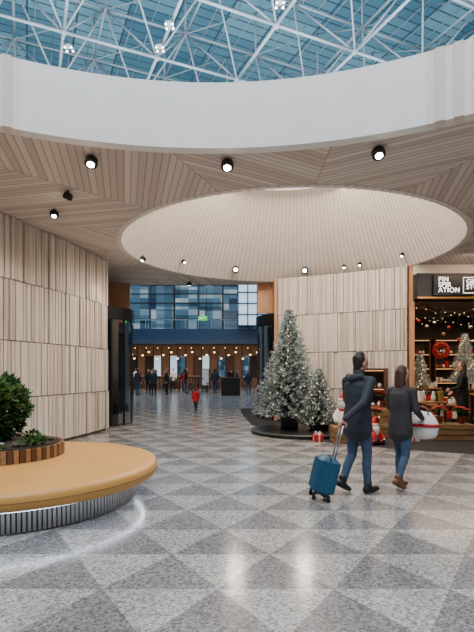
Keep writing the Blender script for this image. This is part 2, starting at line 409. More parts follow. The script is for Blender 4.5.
# ---------------------------------------------------------------- ceiling spotlights
def spotfix(p,target,energy,name='ceiling_spotlight',col=(255,234,212),spot=85,lens='glow',r=.075):
    p=Vector(p); e=empty(name,p)
    d=(Vector(target)-p).normalized()
    b=MB(); b.cyl((0,0,.0),.02,HC-p.z if p.z<HC else .05,'black',10); b.lathe((0,0,0),[(r*.9,-.05),(r,-.04),(r,.03),(r*.6,.05)],'black',20,False,axis=-d)
    b.obj('housing',e)
    b=MB(); b.lathe(d*.042,[(r*.55,0),(r*.55,.012)],lens,20,False,axis=d); b.obj('lens',e)
    light('lamp','SPOT',p+d*.1,energy,col,target=target,spot=spot,parent=e)
    return e
for x,y in ((-1.92,6.25),(-.13,6.35),(1.79,6.0)):
    spotfix((x,y,HC-.08),(x*1.1,y-2.2,0),50,r=.085)
spotfix((-3.2,8.3,HC-.08),(-3.0,7.0,0),70)
spotfix((-2.66,7.46,HC-.08),(-4.6,8.6,1.0),90)
for x,y,t in ((-2.3,11.6,(-3.6,11.2,1.5)),(5.6,9.2,(4.2,12.8,1.0)),(5.2,7.0,(3.5,8,0)),(-4.6,5.2,(-5.3,7,1)),(-1.5,14.9,(-1,16,0))):
    spotfix((x,y,HC-.08),t,95)
for ang,en in ((110.5,120),(75.5,120),(140,60),(48,60),(56,50),(25,50)):
    a=math.radians(ang); p=Vector(dp(a,.12,.12))
    spotfix(p,(p.x*.3,p.y-9,.2) if en>100 else (2.5,11,0),en,name='drum_spotlight',spot=75,r=.055 if en<100 else .1)
# ---------------------------------------------------------------- big lights
light('near_fill_light','AREA',(0,-1,12.5),2400,(242,246,252),10,10,target=(0,-1,0))  # added lamp out of frame, stands in for daylight from the roof
light('hall_fill_light','AREA',(-4,31,14),2700,(234,242,255),22,18,target=(-4,31,0))  # added fill above the view, stands in for daylight in the back hall
light('truss_fill_light','AREA',(0,13,6.7),1500,(232,243,255),16,2.5,target=(0,16,17))  # invented lamp hidden behind the fascia to brighten the truss
light('drum_fill_light','AREA',(TC[0],TC[1],TC[3]-.12),430,(255,240,223),3.9,3.9,target=(TC[0],TC[1],0))  # added unseen fill that brightens the drum from its top
# ---------------------------------------------------------------- bench + planter
BC=(-2.6,5.6)
e=empty('curved_bench',(BC[0],BC[1],0))
b=MB(); R=1.63
b.lathe((0,0,0),[(.3,.26),(R-.12,.26),(R-.03,.275),(R,.31),(R,.40),(R-.025,.435),(R-.08,.45),(.3,.45)],'leather',120)
b.lathe((0,0,0),[(R+.003,.352),(R+.006,.357),(R+.003,.362)],'seam',120)
b.obj('seat_cushion',e)
b=MB()
for i in range(190):
    a=2*math.pi*i/190; b.box((1.34*math.cos(a),1.34*math.sin(a),.135),(.04,.03,.24),'greym',rz=a)
b.lathe((0,0,.004),[(1.31,0),(1.31,.24)],'dark',96,False); b.obj('slatted_base',e)
b=MB()
for i in range(96):
    a0=2*math.pi*i/96;a1=2*math.pi*(i+1)/96
    vs=[]
    for rr in (1.45,1.48):
        for zz in (.24,.258):
            for a in (a0,a1): vs.append((rr*math.cos(a),rr*math.sin(a),zz))
    b.add(vs,[(0,1,3,2),(4,6,7,5),(0,4,5,1)],'led')
b.obj('led_strip',e)
PC=(-2.98,5.98)
e=empty('planter',(PC[0],PC[1],0))
b=MB()
for i in range(70):
    a=2*math.pi*i/70; b.box((.74*math.cos(a),.74*math.sin(a),.53),(.03,.055,.15),'wood' if i%2 else 'crate',rz=a)
b.lathe((0,0,0),[(.725,.453),(.725,.6)],'wood',60,False); b.lathe((0,0,0),[(.7,.6),(.5,.62),(.2,.64)],'soil',40); b.obj('planter_box',e)
def leafset(b,center,rad,n,size,mk,zs=1,up=.3):
    for i in range(n):
        while True:
            v=Vector((random.uniform(-1,1),random.uniform(-1,1),random.uniform(-1,1)))
            if .35<v.length<1: break
        p=Vector(center)+Vector((v.x*rad,v.y*rad,v.z*rad*zs))
        d=(v.normalized()+Vector((random.uniform(-.5,.5),random.uniform(-.5,.5),random.uniform(-.3,.6)+up))).normalized()
        sd=d.cross(Vector((random.uniform(-1,1),random.uniform(-1,1),1))).normalized(); nn=sd.cross(d)
        L=size*random.uniform(.7,1.3); W=L*.3
        b.add([p,p+d*L*.45+sd*W+nn*.01,p+d*L,p+d*L*.45-sd*W+nn*.01,p+d*L*.5-nn*.01],[(0,4,1),(1,4,2),(2,4,3),(3,4,0)],mk if random.random()<.8 else 'leaf2')
b=MB()
for i in range(26):
    a=random.uniform(0,6.28);r=random.uniform(0,.3); b.tube((r*.2*math.cos(a)-.0,r*.2*math.sin(a),.6),(r*math.cos(a),r*math.sin(a),random.uniform(.95,1.35)),.008,'bark',5)
leafset(b,(0,0,1.06),.31,1500,.09,'leaf',zs=1.2)
for i in range(9):
    a=random.uniform(0,6.28); leafset(b,(.24*math.cos(a),.24*math.sin(a),random.uniform(.85,1.38)),.11,80,.09,'leaf' if i%2 else 'leaf2')
b.obj('shrub_foliage',e)
b=MB()
for i in range(14):
    a=random.uniform(0,6.28);r=random.uniform(.42,.62); leafset(b,(r*math.cos(a),r*math.sin(a),.64),.08,50,.06,'leaf2' if i%2 else 'leaf',zs=.5)
for i in range(18):
    a=random.uniform(0,6.28);r=random.uniform(.4,.62); b.ball((r*math.cos(a),r*math.sin(a),.64),.05,'wallg' if i%3 else 'back',8,sz=.6)
b.obj('ground_cover',e)
# ---------------------------------------------------------------- shop
pts=[(.12,19.5),(.2,16.5),(.4,13.6),(.85,11.6),(1.6,10.4),(2.5,9.6),(3.5,9.0),(4.6,8.5),(6,8.0),(8.5,7.5),(13,7.3),(13,19.5)]
b=MB(); n=len(pts); b.add([(x,y,.004) for x,y in pts],[tuple(range(n))],'dfloor'); b.obj('floor_shop')
b=MB(); fz=3.42
b.box((8.8,12.6,(4.08+HC)/2),(8.2,.16,HC-4.08-.02),'creamb'); b.box((8.8,12.52,(fz+4.08)/2),(8.2,.3,4.08-fz),'navy'); b.box((8.8,12.36,fz+.02),(8.2,.04,.05),'gold'); b.obj('wall_shop_front')
b=MB(); b.box((8.8,17.6,1.7),(8.2,.15,3.38),'shopw'); b.obj('wall_shop_back')
b=MB(); b.box((8.8,15.1,fz),(8.2,4.9,.08),'black'); b.obj('ceiling_shop')
b=MB(); b.box((4.83,15.6,1.7),(.14,4.0,3.38),'shopw'); b.obj('wall_shop_left')
b=MB(); b.box((12.95,15,1.7),(.14,5.2,3.38),'shopw'); b.obj('wall_shop_right')
e=empty('shop_sign',(5.3,12.33,3.75))
b=MB(); b.box((.55,.0,.0),(1.5,.06,.56),'black',bev=.02); b.obj('panel',e)
def text(s_,loc,size,parent,mk='sign'):
    c=bpy.data.curves.new('letters','FONT'); c.body=s_; c.size=size; c.extrude=.006; c.align_x='LEFT'; c.space_line=.82; c.space_character=1.08
    o=bpy.data.objects.new('letters',c); S.collection.objects.link(o); c.materials.append(MT[mk]); o.location=loc; o.rotation_euler=(math.radians(90),0,0); o.parent=parent
text('FIN\nSPIR\nATION',(-.08,-.045,.1),.17,e)
text('GIFT\nSTORE',(.64,-.045,.04),.17,e)
b=MB()
for x0,z0,x1,z1 in ((.57,-.2,.57,.2),(.57,.2,1.25,.2),(1.25,.2,1.25,-.2),(.57,-.2,1.25,-.2)): b.tube((x0,-.045,z0),(x1,-.045,z1),.008,'sign')
b.obj('border',e)
def shelf(x,y,w,h,rz=0,n=5):
    e=empty('display_shelf',(x,y,0),rz); b=MB()
    for sx in (-w/2,w/2): b.box((sx,0,h/2),(.04,.38,h),'wood')
    for i in range(n):
        z=.1+(h-.14)*i/(n-1); b.box((0,0,z),(w,.38,.03),'wood')
    b.box((0,.18,h/2),(w,.02,h),'shopw'); b.obj('carcass',e)
    b=MB()
    for i in range(n-1):
        z=.1+(h-.14)*i/(n-1)+.018; xx=-w/2+.1
        while xx<w/2-.1:
            k=random.choice(('red','paper','gold','leaf','silver','wool','terr','paper')); hh=random.uniform(.08,.26)
            t=random.random()
            if t<.35: b.box((xx,-.02,z+hh/2),(.1,.12,hh),k,bev=.008)
            elif t<.7: b.lathe((xx,-.02,z),[(.03,0),(.055,hh*.3),(.05,hh*.7),(.02,hh*.85),(.025,hh)],k,12)
            else: b.ball((xx,-.02,z+.055),.055,k,10)
            xx+=random.uniform(.11,.17)
        b.box((0,-.17,z+(h-.14)/(n-1)-.045),(w-.06,.01,.012),'shelfglow')
    b.obj('merchandise',e)
shelf(6.1,17.25,1.7,2.7,n=6); shelf(8.0,17.25,1.7,2.7,n=6); shelf(9.9,17.25,1.7,2.7,n=6)
shelf(5.15,16.0,1.4,2.2,rz=math.pi/2)
def table(x,y,w,d,h,items=10,rz=0):
    e=empty('display_table',(x,y,0),rz); b=MB()
    b.box((0,0,h-.025),(w,d,.05),'crate',bev=.01)
    for sx in (-1,1):
        for sy in (-1,1): b.box((sx*(w/2-.05),sy*(d/2-.05),(h-.05)/2),(.05,.05,h-.05),'black')
    b.box((0,0,.22),(w-.1,d-.1,.03),'crate'); b.obj('table_frame',e)
    b=MB()
    for i in range(items):
        x_=-w/2+.1+(w-.2)*(i+.5)/items; y_=random.uniform(-d/3,d/3); k=random.choice(('red','paper','gold','wool','silver','paper','red'))
        hh=random.uniform(.12,.32)
        if i%3==0:
            b.box((x_,y_,h+hh/2),(.11,.11,hh),k,bev=.01); b.lathe((x_,y_,h+hh),[(.07,0),(.02,.05),(.01,.09)],'black',4)
        elif i%3==1: b.lathe((x_,y_,h),[(.04,0),(.06,hh*.4),(.03,hh*.8),(.03,hh)],k,12)
        else: b.lathe((x_,y_,h),[(.07,0),(.05,hh*.3),(.055,hh*.35),(.03,hh*.65),(.035,hh*.68),(.004,hh)],'leaf' if k!='red' else 'red',10)
        b.box((x_+.03,-d/2+.08,.235+.1),(.1,.1,.2),k,bev=.008)
    b.obj('gift_items',e)
table(5.65,13.1,.9,.5,.62,8); table(6.95,13.1,.8,.5,.9,8); table(7.4,14.9,1.3,.6,.9,9); table(5.95,15.0,.9,.5,1.0,8); table(4.75,11.75,.75,.45,.78,7)
def pedestal(x,y,h):
    e=empty('display_pedestal',(x,y,0)); b=MB(); b.box((0,0,h/2),(.45,.45,h-.04),'wood',bev=.01); b.box((0,0,h-.02),(.5,.5,.04),'crate',bev=.008); b.box((0,0,.03),(.48,.48,.06),'black',bev=.005); b.obj('pedestal_body',e)
pedestal(5.42,14.05,.95); pedestal(6.75,14.05,1.0)
e=empty('red_wreath',(5.92,13.75,2.12)); b=MB()
for i in range(620):
    a=random.uniform(0,6.28);p=random.uniform(0,6.28);r=.18+.06*math.cos(p)
    c=Vector((r*math.cos(a),.055*math.sin(p),r*math.sin(a))); b.ball(c,.02,'red' if random.random()<.93 else 'leaf',5)
b.tube((0,0,.2),(0,0,1.26),.004,'black',4); b.obj('berries',e)
e=empty('string_lights',(0,0,0)); b=MB()
for y in (13.2,14.6,16.2):
    prev=None
    for i in range(30):
        x=5.0+7.7*i/29; z=3.3-.14*abs(math.sin(i*math.pi/7))+.03*math.sin(i*2.3); p=Vector((x,y,z))
        if prev is not None: b.tube(prev,p,.005,'black',4)
        b.ball(p-Vector((0,0,.02)),.009,'glow2',6); prev=p
b.obj('bulbs_and_cable',e)
e=empty('hanging_baubles',(0,0,0)); b=MB()
for i in range(26):
    x=5.2+i*.24; y=13.0+.6*((i*7)%5); z=2.75+.3*math.sin(i*1.9); b.ball((x,y,z),.05,random.choice(('red','gold','silver','red')),10); b.tube((x,y,z+.04),(x,y,3.37),.003,'black',4)
b.obj('baubles_and_threads',e)
light('shop_lamp','AREA',(7.2,14.6,3.3),120,(255,216,176),4.5,3,target=(7.2,14.6,0))
light('shop_front_lamp','AREA',(7.0,11.4,HC-.03),50,(255,220,188),3,.3,target=(7,12.6,2.5))
# ---------------------------------------------------------------- christmas trees
def xtree(x,y,z0,H,R0,frost=.62,pot=True,white=False,nb=420,lights=90,name='christmas_tree'):
    e=empty(name,(x,y,z0)); b=MB(); zb=.12*H
    if pot: b.box((0,0,.14),(.42,.42,.27),'black',bev=.02); b.lathe((0,0,.275),[(.18,0),(.05,.02)],'soil',16)
    b.lathe((0,0,.01),[(.035*H/2,0),(.02*H/2,H*.6),(.004,H*.98)],'bark',8); b.obj('trunk_and_pot',e)
    b=MB(); L=MB()
    for i in range(nb):
        t=(i+random.random())/nb; t=t**1.3
        z=zb+(H-zb)*t; r=R0*(1-t)**.9*random.uniform(.72,1.15)+.04
        a=i*2.39996+random.uniform(-.2,.2); dirh=Vector((math.cos(a),math.sin(a),0)); sd=Vector((-dirh.y,dirh.x,0))
        p0=Vector((0,0,z)); ns=max(4,int(r/.045))
        for s_ in range(ns):
            u=(s_+1)/ns
            if u<.25: continue
            p=p0+dirh*r*u+Vector((0,0,-.28*r*u+.25*r*u*u+.02))
            for q in range(6):
                d=(dirh*random.uniform(.2,1)+sd*random.uniform(-1,1)+Vector((0,0,random.uniform(-.5,.7)))).normalized()
                ln=random.uniform(.05,.1)*(.6+.4*H/3); wv=d.cross(Vector((random.random(),random.random(),1))).normalized()*.011
                k='frost' if (white or random.random()<frost*(.25+u)) else 'needle'
                b.add([p-wv,p+wv,p+d*ln],[(0,1,2)],k)
        if i%max(1,nb//lights)==0: L.ball(p0+dirh*r*.95+Vector((0,0,-.05*r)),.011,'glow2',5)
        elif i%11==0: L.ball(p0+dirh*r*.9+Vector((0,0,-.12*r)),.032,'silver',8)
    for i in range(40):
        d=Vector((random.uniform(-1,1),random.uniform(-1,1),random.uniform(.2,1.5))).normalized(); p=Vector((0,0,H-random.uniform(0,.25)))
        b.add([p-Vector((.01,0,0)),p+Vector((.01,0,0)),p+d*.08],[(0,1,2)],'needle')
    b.obj('branches',e); L.obj('lights_and_baubles',e)
b=MB(); b.lathe((1.65,11.75,.005),[(1.3,0),(1.3,.07),(1.27,.09)],'black',64,False); b.obj('round_display_platform')
xtree(1.33,12.1,.096,2.95,.86,nb=1000,lights=90)
xtree(2.0,11.6,.096,1.45,.5,nb=480,lights=40)
xtree(5.42,14.05,.95,1.05,.26,pot=False,white=True,nb=180,lights=24,name='flocked_tabletop_tree')
xtree(6.75,14.05,1.0,1.6,.36,pot=False,white=True,nb=260,lights=30,name='flocked_tabletop_tree')
def plush(x,y,z,s,rz,body='red',name='santa_plush'):
    e=empty(name,(x,y,z),rz); e.scale=(s,s,s); b=MB()
    b.lathe((0,0,0),[(.1,0),(.17,.05),(.18,.16),(.14,.28),(.08,.36)],body,20)
    if body=='red': b.lathe((0,0,.1),[(.186,0),(.192,.02),(.186,.045)],'black',20)
    else: b.lathe((0,0,.31),[(.12,0),(.135,.025),(.12,.05)],'red',20); b.loft([(.05,-.12,.33),(.07,-.18,.22)],[(.03,.012),(.035,.012)],'red')
    b.ball((0,0,.44),.105 if body=='red' else .13,'skin' if body=='red' else body,14)
    if body=='red': b.loft([(0,-.08,.44),(0,-.13,.36),(0,-.13,.26)],[(.09,.05),(.085,.05),(.02,.02)],'wool')
    else:
        b.loft([(0,-.1,.42),(0,-.16,.41)],[.05,.035],body); b.ball((0,-.2,.42),.018,'eye',8)
        for sx in (-1,1): b.ball((sx*.1,0,.54),.042,body,10)
    b.lathe((0,0,.49+(.04 if body!='red' else 0)),[(.1,0),(.112,.02),(.1,.045)],'wool',18)
    zz=.04 if body!='red' else 0
    b.loft([(0,0,.51+zz),(.01,.02,.6+zz),(.06,.03,.68+zz),(.13,.02,.69+zz)],[.09,.07,.04,.015],'red'); b.ball((.15,.02,.68+zz),.035,'wool')
    for sx in (-1,1):
        b.loft([(sx*.12,0,.3),(sx*.21,-.05,.2),(sx*.2,-.12,.13)],[.055,.05,.045],body); b.ball((sx*.2,-.14,.11),.045,'wool')
        b.loft([(sx*.08,-.08,.07),(sx*.1,-.2,.07)],[.065,.055],body); b.loft([(sx*.1,-.24,.06),(sx*.11,-.26,.1)],[.055,.05],'black' if body=='red' else body)
        b.ball((sx*.04,-.1 if body=='red' else -.125,.47),.013,'eye',6)
    if body=='red': b.ball((0,-.11,.445),.02,'lip',6)
    b.obj('plush_body',e)
def crate(x,y,w,d,h,rz=0):
    e=empty('wooden_crate',(x,y,.005),rz); b=MB()
    for i in range(3):
        z=h*(i+.5)/3
        for sy in (-1,1): b.box((0,sy*(d/2-.01),z),(w,.02,h/3-.02),'crate')
        for sx in (-1,1): b.box((sx*(w/2-.01),0,z),(.02,d-.04,h/3-.02),'crate')
    for i in range(4): b.box((0,-d/2+d*(i+.5)/4,h-.012),(w-.0,d/4-.01,.022),'crate')
    for sx in (-1,1):
        for sy in (-1,1): b.box((sx*(w/2-.035),sy*(d/2-.035),h/2-.005),(.03,.03,h-.03),'wood')
    b.obj('slats',e)
def poins(x,y,z,s=1):
    e=empty('poinsettia',(x,y,z+.008)); e.scale=(s,s,s); b=MB()
    b.lathe((0,0,.0),[(.055,0),(.075,.12),(.082,.12),(.082,.14),(.06,.14)],'terr',14); b.obj('pot',e)
    b=MB()
    for h in range(9):
        a=h*.7; rr=0 if h==0 else .11; c=Vector((rr*math.cos(a),rr*math.sin(a),.3+random.uniform(-.03,.04)))
        b.tube((0,0,.13),c,.005,'leaf',4)
        for ring,(k,L,up) in enumerate((('red',.1,.25),('leaf',.11,-.25))):
            for j in range(7):
                t=j*.9+ring*.4; d=Vector((math.cos(t),math.sin(t),up)).normalized(); sd=Vector((-math.sin(t),math.cos(t),0)); p=c-Vector((0,0,.02*ring))
                b.add([p,p+d*L*.5+sd*L*.28,p+d*L,p+d*L*.5-sd*L*.28],[(0,1,2,3)],k)
        b.ball(c+Vector((0,0,.01)),.01,'gold',5)
    b.obj('flower_heads',e)
crate(2.3,10.1,.55,.5,.34,0); plush(2.3,10.2,.355,1.0,.05,'wool','white_plush_bear')
crate(3.5,11.7,1.0,.5,.62,-.3); crate(3.45,10.95,.9,.42,.3,-.1); crate(4.75,10.55,.9,.45,.35,-.1)
for x,y,z in ((3.2,11.8,.62),(3.6,11.68,.62),(3.22,10.97,.3),(3.68,10.93,.3),(4.5,10.57,.35),(4.98,10.53,.35)): poins(x,y,z,1.1)
plush(2.85,9.85,.006,.8,.3)
def gift(x,y,w,h,k,kr,rz):
    e=empty('gift_box',(x,y,.006),rz); b=MB(); b.box((0,0,h/2),(w,w*.9,h),k,bev=.008); b.box((0,0,h/2),(w+.008,.03,h+.006),kr); b.box((0,0,h/2),(.03,w*.9+.008,h+.006),kr)
    for a in (-.6,.6): b.loft([(0,0,h),(a*.08,0,h+.06),(a*.14,0,h+.03),(0,0,h+.005)],[(.008,.02)]*4,kr,n=8)
    b.obj('wrapped_box',e)
gift(1.75,10.25,.2,.15,'red','paper',.2); gift(3.75,10.2,.26,.2,'paper','red',.2)
shelf(3.55,12.6,.8,1.6,rz=-.5,n=4)
# ---------------------------------------------------------------- back hall
b=MB(); b.box((-4,47,7.8),(40,.1,4.6),'mezz'); b.obj('window_1')
b=MB()
for i in range(17): b.box((-23+i*2.4,46.85,7.8),(.16,.2,4.6),'dark' if i%2 else 'bluew')
for z in (5.6,6.7,8.3,9.2,10.1): b.box((-4,46.8,z),(40,.14,.1),'dark')
for i in range(30): b.box((-22+i*1.3,46.75,6.15),(.04,.04,1.0),'steel')
b.box((-4,46.75,6.65),(40,.06,.06),'steel')
b.obj('trim_mezzanine_mullions')
b=MB(); b.box((-4,45.6,4.85),(40,2.6,1.4),'bluew'); b.obj('mezzanine_slab')
b=MB(); b.box((-4,47,12.9),(40,.3,5.6),'bluew'); b.obj('wall_upper_back')
b=MB(); b.box((-4,47.3,2.1),(40,.2,4.1),'barw'); b.obj('wall_bar_back')
b=MB(); b.box((1.4,43.0,7.6),(2.6,.2,3.8),'paneglow')
for i in range(4): b.box((.1+.87*i,42.85,7.6),(.1,.1,3.9),'bluew')
for z in (5.7,6.7,7.7,8.7,9.5): b.box((1.4,42.85,z),(2.7,.1,.1),'bluew')
b.box((1.4,43.8,7.6),(2.6,1.3,3.8),'bluew'); b.obj('window_2')
for i in (0,2,7):
    x=-19+i*3.4; e=empty('bar_shelf',(x,46.9,0)); b=MB()
    b.box((0,.1,1.9),(2.8,.1,2.4),'wood')
    for z in (.8,1.4,2.0,2.6,3.1): b.box((0,-.1,z),(2.8,.35,.05),'wood'); b.box((0,-.28,z-.05),(2.6,.02,.03),'shelfglow')
    for sx in (-1.4,1.4): b.box((sx,-.1,1.6),(.08,.36,3.2),'wood')
    b.obj('frame',e); b=MB()
    for z in (.83,1.43,2.03,2.63):
        for j in range(16):
            b.lathe((-1.25+j*.165,-.1,z),[(.045,0),(.045,.22),(.018,.3),(.018,.38)],random.choice(('gold','leaf','paper','terr','silver')),8)
    b.obj('bottles',e)
# lit facade bays with dark posts behind the seating
b=MB()
for i in range(22):
    x=-13.5+i*.8
    if i%3!=2: b.box((x,47.17,2.0),(.66,.05,2.2),random.choice(('shopw','paneglow','mezz','wood','shopw')))
    b.box((x+.4,47.12,2.0),(.08,.14,3.9),'dark')
b.obj('window_3')
e=empty('bar_counter',(-6,42.6,0)); b=MB(); b.box((0,0,.55),(9,.7,1.1),'wood',bev=.02); b.box((0,-.05,1.12),(9.2,.9,.06),'crate',bev=.02)
for i in range(30): b.box((-4.35+i*.3,-.37,.55),(.05,.04,1.0),'crate')
b.obj('counter_body',e)
def pend(x,y,z):
    e=empty('pendant_lamp',(x,y,z)); b=MB(); b.ball((0,0,0),.1,'glow2',12); b.lathe((0,0,.07),[(.14,-.03),(.06,.05),(.03,.12)],'black',12); b.tube((0,0,.17),(0,0,4.15-z),.012,'black',5); b.obj('shade_and_bulb',e)
for i in range(20): pend(-11+i*.68,44.5+.5*(i%2),3.1+.35*math.sin(i*2.1))
b=MB()
for i in range(26):
    for zz in (3.75,):
        b.ball((-20+i*1.05,44.2,zz),.04,'glow2',8); b.tube((-20+i*1.05,44.2,zz),(-20+i*1.05,44.2,4.14),.01,'black',4)
b.obj('fairy_lights')
light('bar_lamp','AREA',(-5,40.5,4.0),300,(255,204,152),14,3,target=(-5,41.5,0))
def hightable(x,y):
    e=empty('high_table',(x,y,0)); b=MB(); b.lathe((0,0,0),[(.28,0),(.26,.02),(.035,.04),(.035,1.03),(.3,1.05),(.38,1.06),(.38,1.09)],'dark',20); b.obj('table',e)
    for a in (.4,2.5,4.6):
        q=empty('bar_stool',(x+.75*math.cos(a),y+.75*math.sin(a),0)); b=MB(); b.lathe((0,0,0),[(.17,.72),(.19,.74),(.18,.78)],'wood',14)
        for t in range(4):
            w=t*1.57+.78; b.tube((.2*math.cos(w),.2*math.sin(w),0),(.12*math.cos(w),.12*math.sin(w),.73),.016,'black',5)
        b.lathe((0,0,.28),[(.17,0),(.18,.01),(.17,.02)],'black',14); b.obj('stool',q)
for x,y in ((-8.3,38),(-5.8,39.9),(-3.4,38.5),(-1.2,40.3),(-7,33.5),(-2.6,32),(.6,39),(-4.9,35.4),(-9.6,40.5),(-.9,35.2)): hightable(x,y)
e=empty('host_desk',(-.4,30.2,0)); b=MB(); b.box((0,0,.55),(1.2,.6,1.1),'black',bev=.03); b.box((0,0,1.13),(1.3,.7,.05),'wood',bev=.01); b.box((0,.1,1.32),(.45,.04,.33),'dark'); b.obj('desk',e)
e=empty('menu_board',(-2.4,36,0)); b=MB(); b.box((0,0,1.1),(.5,.05,1.2),'paper'); b.box((0,.04,1.1),(.58,.05,1.3),'black')
for sx in (-.2,.2): b.box((sx,.03,.25),(.04,.06,.5),'black')
b.box((0,0,.02),(.6,.4,.04),'black'); b.obj('board',e)
e=empty('exit_sign',(-1.1,15.2,3.22)); b=MB(); b.box((0,0,0),(.3,.05,.14),'green',bev=.01); b.box((-.06,-.03,0),(.08,.01,.08),'paper'); b.box((.06,-.03,0),(.08,.01,.03),'paper')
for sx in (-.12,.12): b.tube((sx,0,.06),(sx,0,HC-3.22),.006,'dark')
b.obj('sign_box',e)
for x in (-9.6,8.0):
    e=empty('hall_column',(x,30,0)); b=MB(); b.lathe((0,0,0),[(.5,0),(.5,.2),(.38,.22),(.38,12.4),(.5,12.6)],'steel',24); b.obj('shaft',e)
# ---------------------------------------------------------------- people
def hand(b,w,d,nrm,side,curl=.5,s=1.0,k='skin'):
    w=Vector(w);d=Vector(d).normalized();nrm=Vector(nrm);nrm=(nrm-d*nrm.dot(d)).normalized(); lat=d.cross(nrm)*side
    b.loft([w,w+d*.045*s,w+d*.085*s],[(.024*s,.018*s),(.038*s,.016*s),(.04*s,.014*s)],k,ref=lat,n=10)
    for i,(o,L) in enumerate(((.031,.068),(.011,.078),(-.010,.072),(-.030,.056))):
        p=w+d*.085*s+lat*o*s; a=0; P=[p-d*.01*s]; seg=L*s/3
        for j in range(3):
            a+=curl*(.55+.3*j); dd=(d*math.cos(a)+nrm*math.sin(a)); p=p+dd*seg*1.05; P.append(p.copy())
        b.loft(P,[.0095*s,.009*s,.0085*s,.0075*s],k,n=8)
    p=w+d*.03*s+lat*.03*s; q=p+(d*.6+lat*.8).normalized()*.035*s; r_=q+(d*.85+lat*.2+nrm*(.3+curl*.6)).normalized()*.045*s
    b.loft([p,q,r_],[.013*s,.011*s,.009*s],k,n=8)
def person(name,loc,heading,H,top='jacket',leg='jeans',shoe='shoeb',hair='hair',longhair=False,legs=None,arms=None,hem=.80,lean=0,voxel=.009,headturn=0,hood=False,w=1.0,hat=None):
    s=H/1.78; b=MB()
    legs=legs or [((-.1,.02,.5),(-.1,0,.09),(-.12,.14,.035)),((.1,.02,.5),(.1,0,.09),(.12,.14,.035))]
    arms=arms or [((-.25,-.01,1.15),(-.26,.06,.9)),((.25,-.01,1.15),(.26,.06,.9))]
    def L(p): return (p[0],p[1]+lean*max(0,p[2]-.9),p[2])
    b.loft([L(q) for q in ((0,0,hem),(0,0,.95),(0,0,1.1),(0,.005,1.25),(0,0,1.37),(0,0,1.44),(0,0,1.49))],
           [(.185*w,.135*w),(.178*w,.13*w),(.16*w,.118*w),(.18*w,.13*w),(.185*w,.115*w),(.13*w,.085),(.068,.062)],top,n=24)
    b.loft([L((0,0,.85)),L((0,0,.95))],[(.15,.11),(.15,.11)],leg)
    for sx,lg in zip((-1,1),legs):
        hp=(sx*.088,0,.90); kn,an,to=[Vector(q) for q in lg]; up=Vector(hp)
        b.loft([up,up.lerp(kn,.5)+Vector((0,.012,0)),kn,kn.lerp(an,.35)+Vector((0,-.015,0)),an],[.097,.08,.06,.058,.045],leg,n=14)
        f=(to-an); heel=an+Vector((0,-.03,-.04)) if abs(an.z-.09)<.02 else an-f.normalized()*.03+Vector((0,-.03,-.02))
        b.loft([an+Vector((0,0,.06)),an,heel],[.05,.052,.046],shoe,n=12)
        b.loft([heel,heel.lerp(to,.55),to],[(.042,.042),(.047,.04),(.043,.03)],shoe,n=12)
    for i,(sx,ar) in enumerate(zip((-1,1),arms)):
        el,wr=Vector(ar[0]),Vector(ar[1]); sh=Vector(L((sx*.175*w,0,1.41)))
        b.loft([Vector(L((sx*.07,0,1.43))),sh],[.06,.068],top); 
        b.loft([sh,sh.lerp(el,.5),el,el.lerp(wr,.5),wr],[.07,.058,.05,.045,.036],top,n=14)
        d=(wr-el).normalized(); nrm=Vector(ar[3]) if len(ar)>3 else Vector((-sx,.2,0)); hand(b,wr+d*.005,(Vector(ar[2]) if len(ar)>2 and ar[2] else d),nrm,sx,ar[4] if len(ar)>4 else .4,1.0)
    b.loft([L((0,-.005,1.45)),L((0,.015,1.57))],[.056,.052],'skin')
    hb=MB(); hc=Vector(L((0,.02,1.6)))
    hb.loft([(0,.045,-.045),(0,.03,-.02),(0,.018,.03),(0,.01,.08),(0,.0,.12)],[(.03,.03),(.052,.066),(.069,.085),(.073,.092),(.062,.08)],'skin',n=20)
    hb.loft([(0,.1,.055),(0,.118,.015)],[.01,.015],'skin',n=8)
    for sx in (-1,1):
        hb.loft([(sx*.072,.005,.045),(sx*.078,.0,.01)],[(.01,.017),(.008,.012)],'skin',n=8,ref=(1,0,0)); hb.ball((sx*.03,.092,.045),.0135,'eye',8)
        hb.loft([(sx*.015,.1,.066),(sx*.045,.092,.068)],[.006,.005],hair,n=6)
    hb.loft([(-.02,.102,-.018),(.02,.102,-.018)],[.008,.008],'lip',n=8)
    if longhair:
        hb.loft([(0,-.05,-.2),(0,-.065,-.1),(0,-.05,.0),(0,-.025,.08),(0,-.012,.13)],[(.07,.03),(.09,.045),(.088,.06),(.084,.09),(.066,.08)],hair,n=18)
    else:
        hb.loft([(0,-.045,-.0),(0,-.03,.05),(0,-.012,.1),(0,-.005,.135)],[(.064,.045),(.079,.075),(.08,.092),(.062,.075)],hair,n=18)
    if hat: hb.loft([(0,.0,.08),(0,-.005,.14),(0,-.01,.17)],[(.088,.102),(.08,.09),(.04,.045)],hat,n=18)
    Rz=Matrix.Rotation(headturn,3,'Z')
    off=len(b.v)
    for k in hb.mats: b.mi(k)
    b.v+=[tuple(hc+Rz@Vector(v)) for v in hb.v]
    for f,m_ in zip(hb.f,hb.m): b.f.append(tuple(off+a for a in f)); b.m.append(b.mi(hb.mats[m_])); b.sm.append(True)
    if hood: b.loft([L((-.1,-.07,1.47)),L((0,-.12,1.45)),L((.1,-.07,1.47))],[.045,.06,.045],top)
    b.loft([L((0,0,1.47)),L((0,.005,1.52))],[(.078,.075),(.07,.068)],top)
    b.v=[tuple(Vector(v)*s) for v in b.v]
    src=BVHTree.FromPolygons([Vector(v) for v in b.v],b.f)
    o=b.obj(name+'_src'); 
    md=o.modifiers.new('r','REMESH'); md.mode='VOXEL'; md.voxel_size=voxel*s; md.use_smooth_shade=True
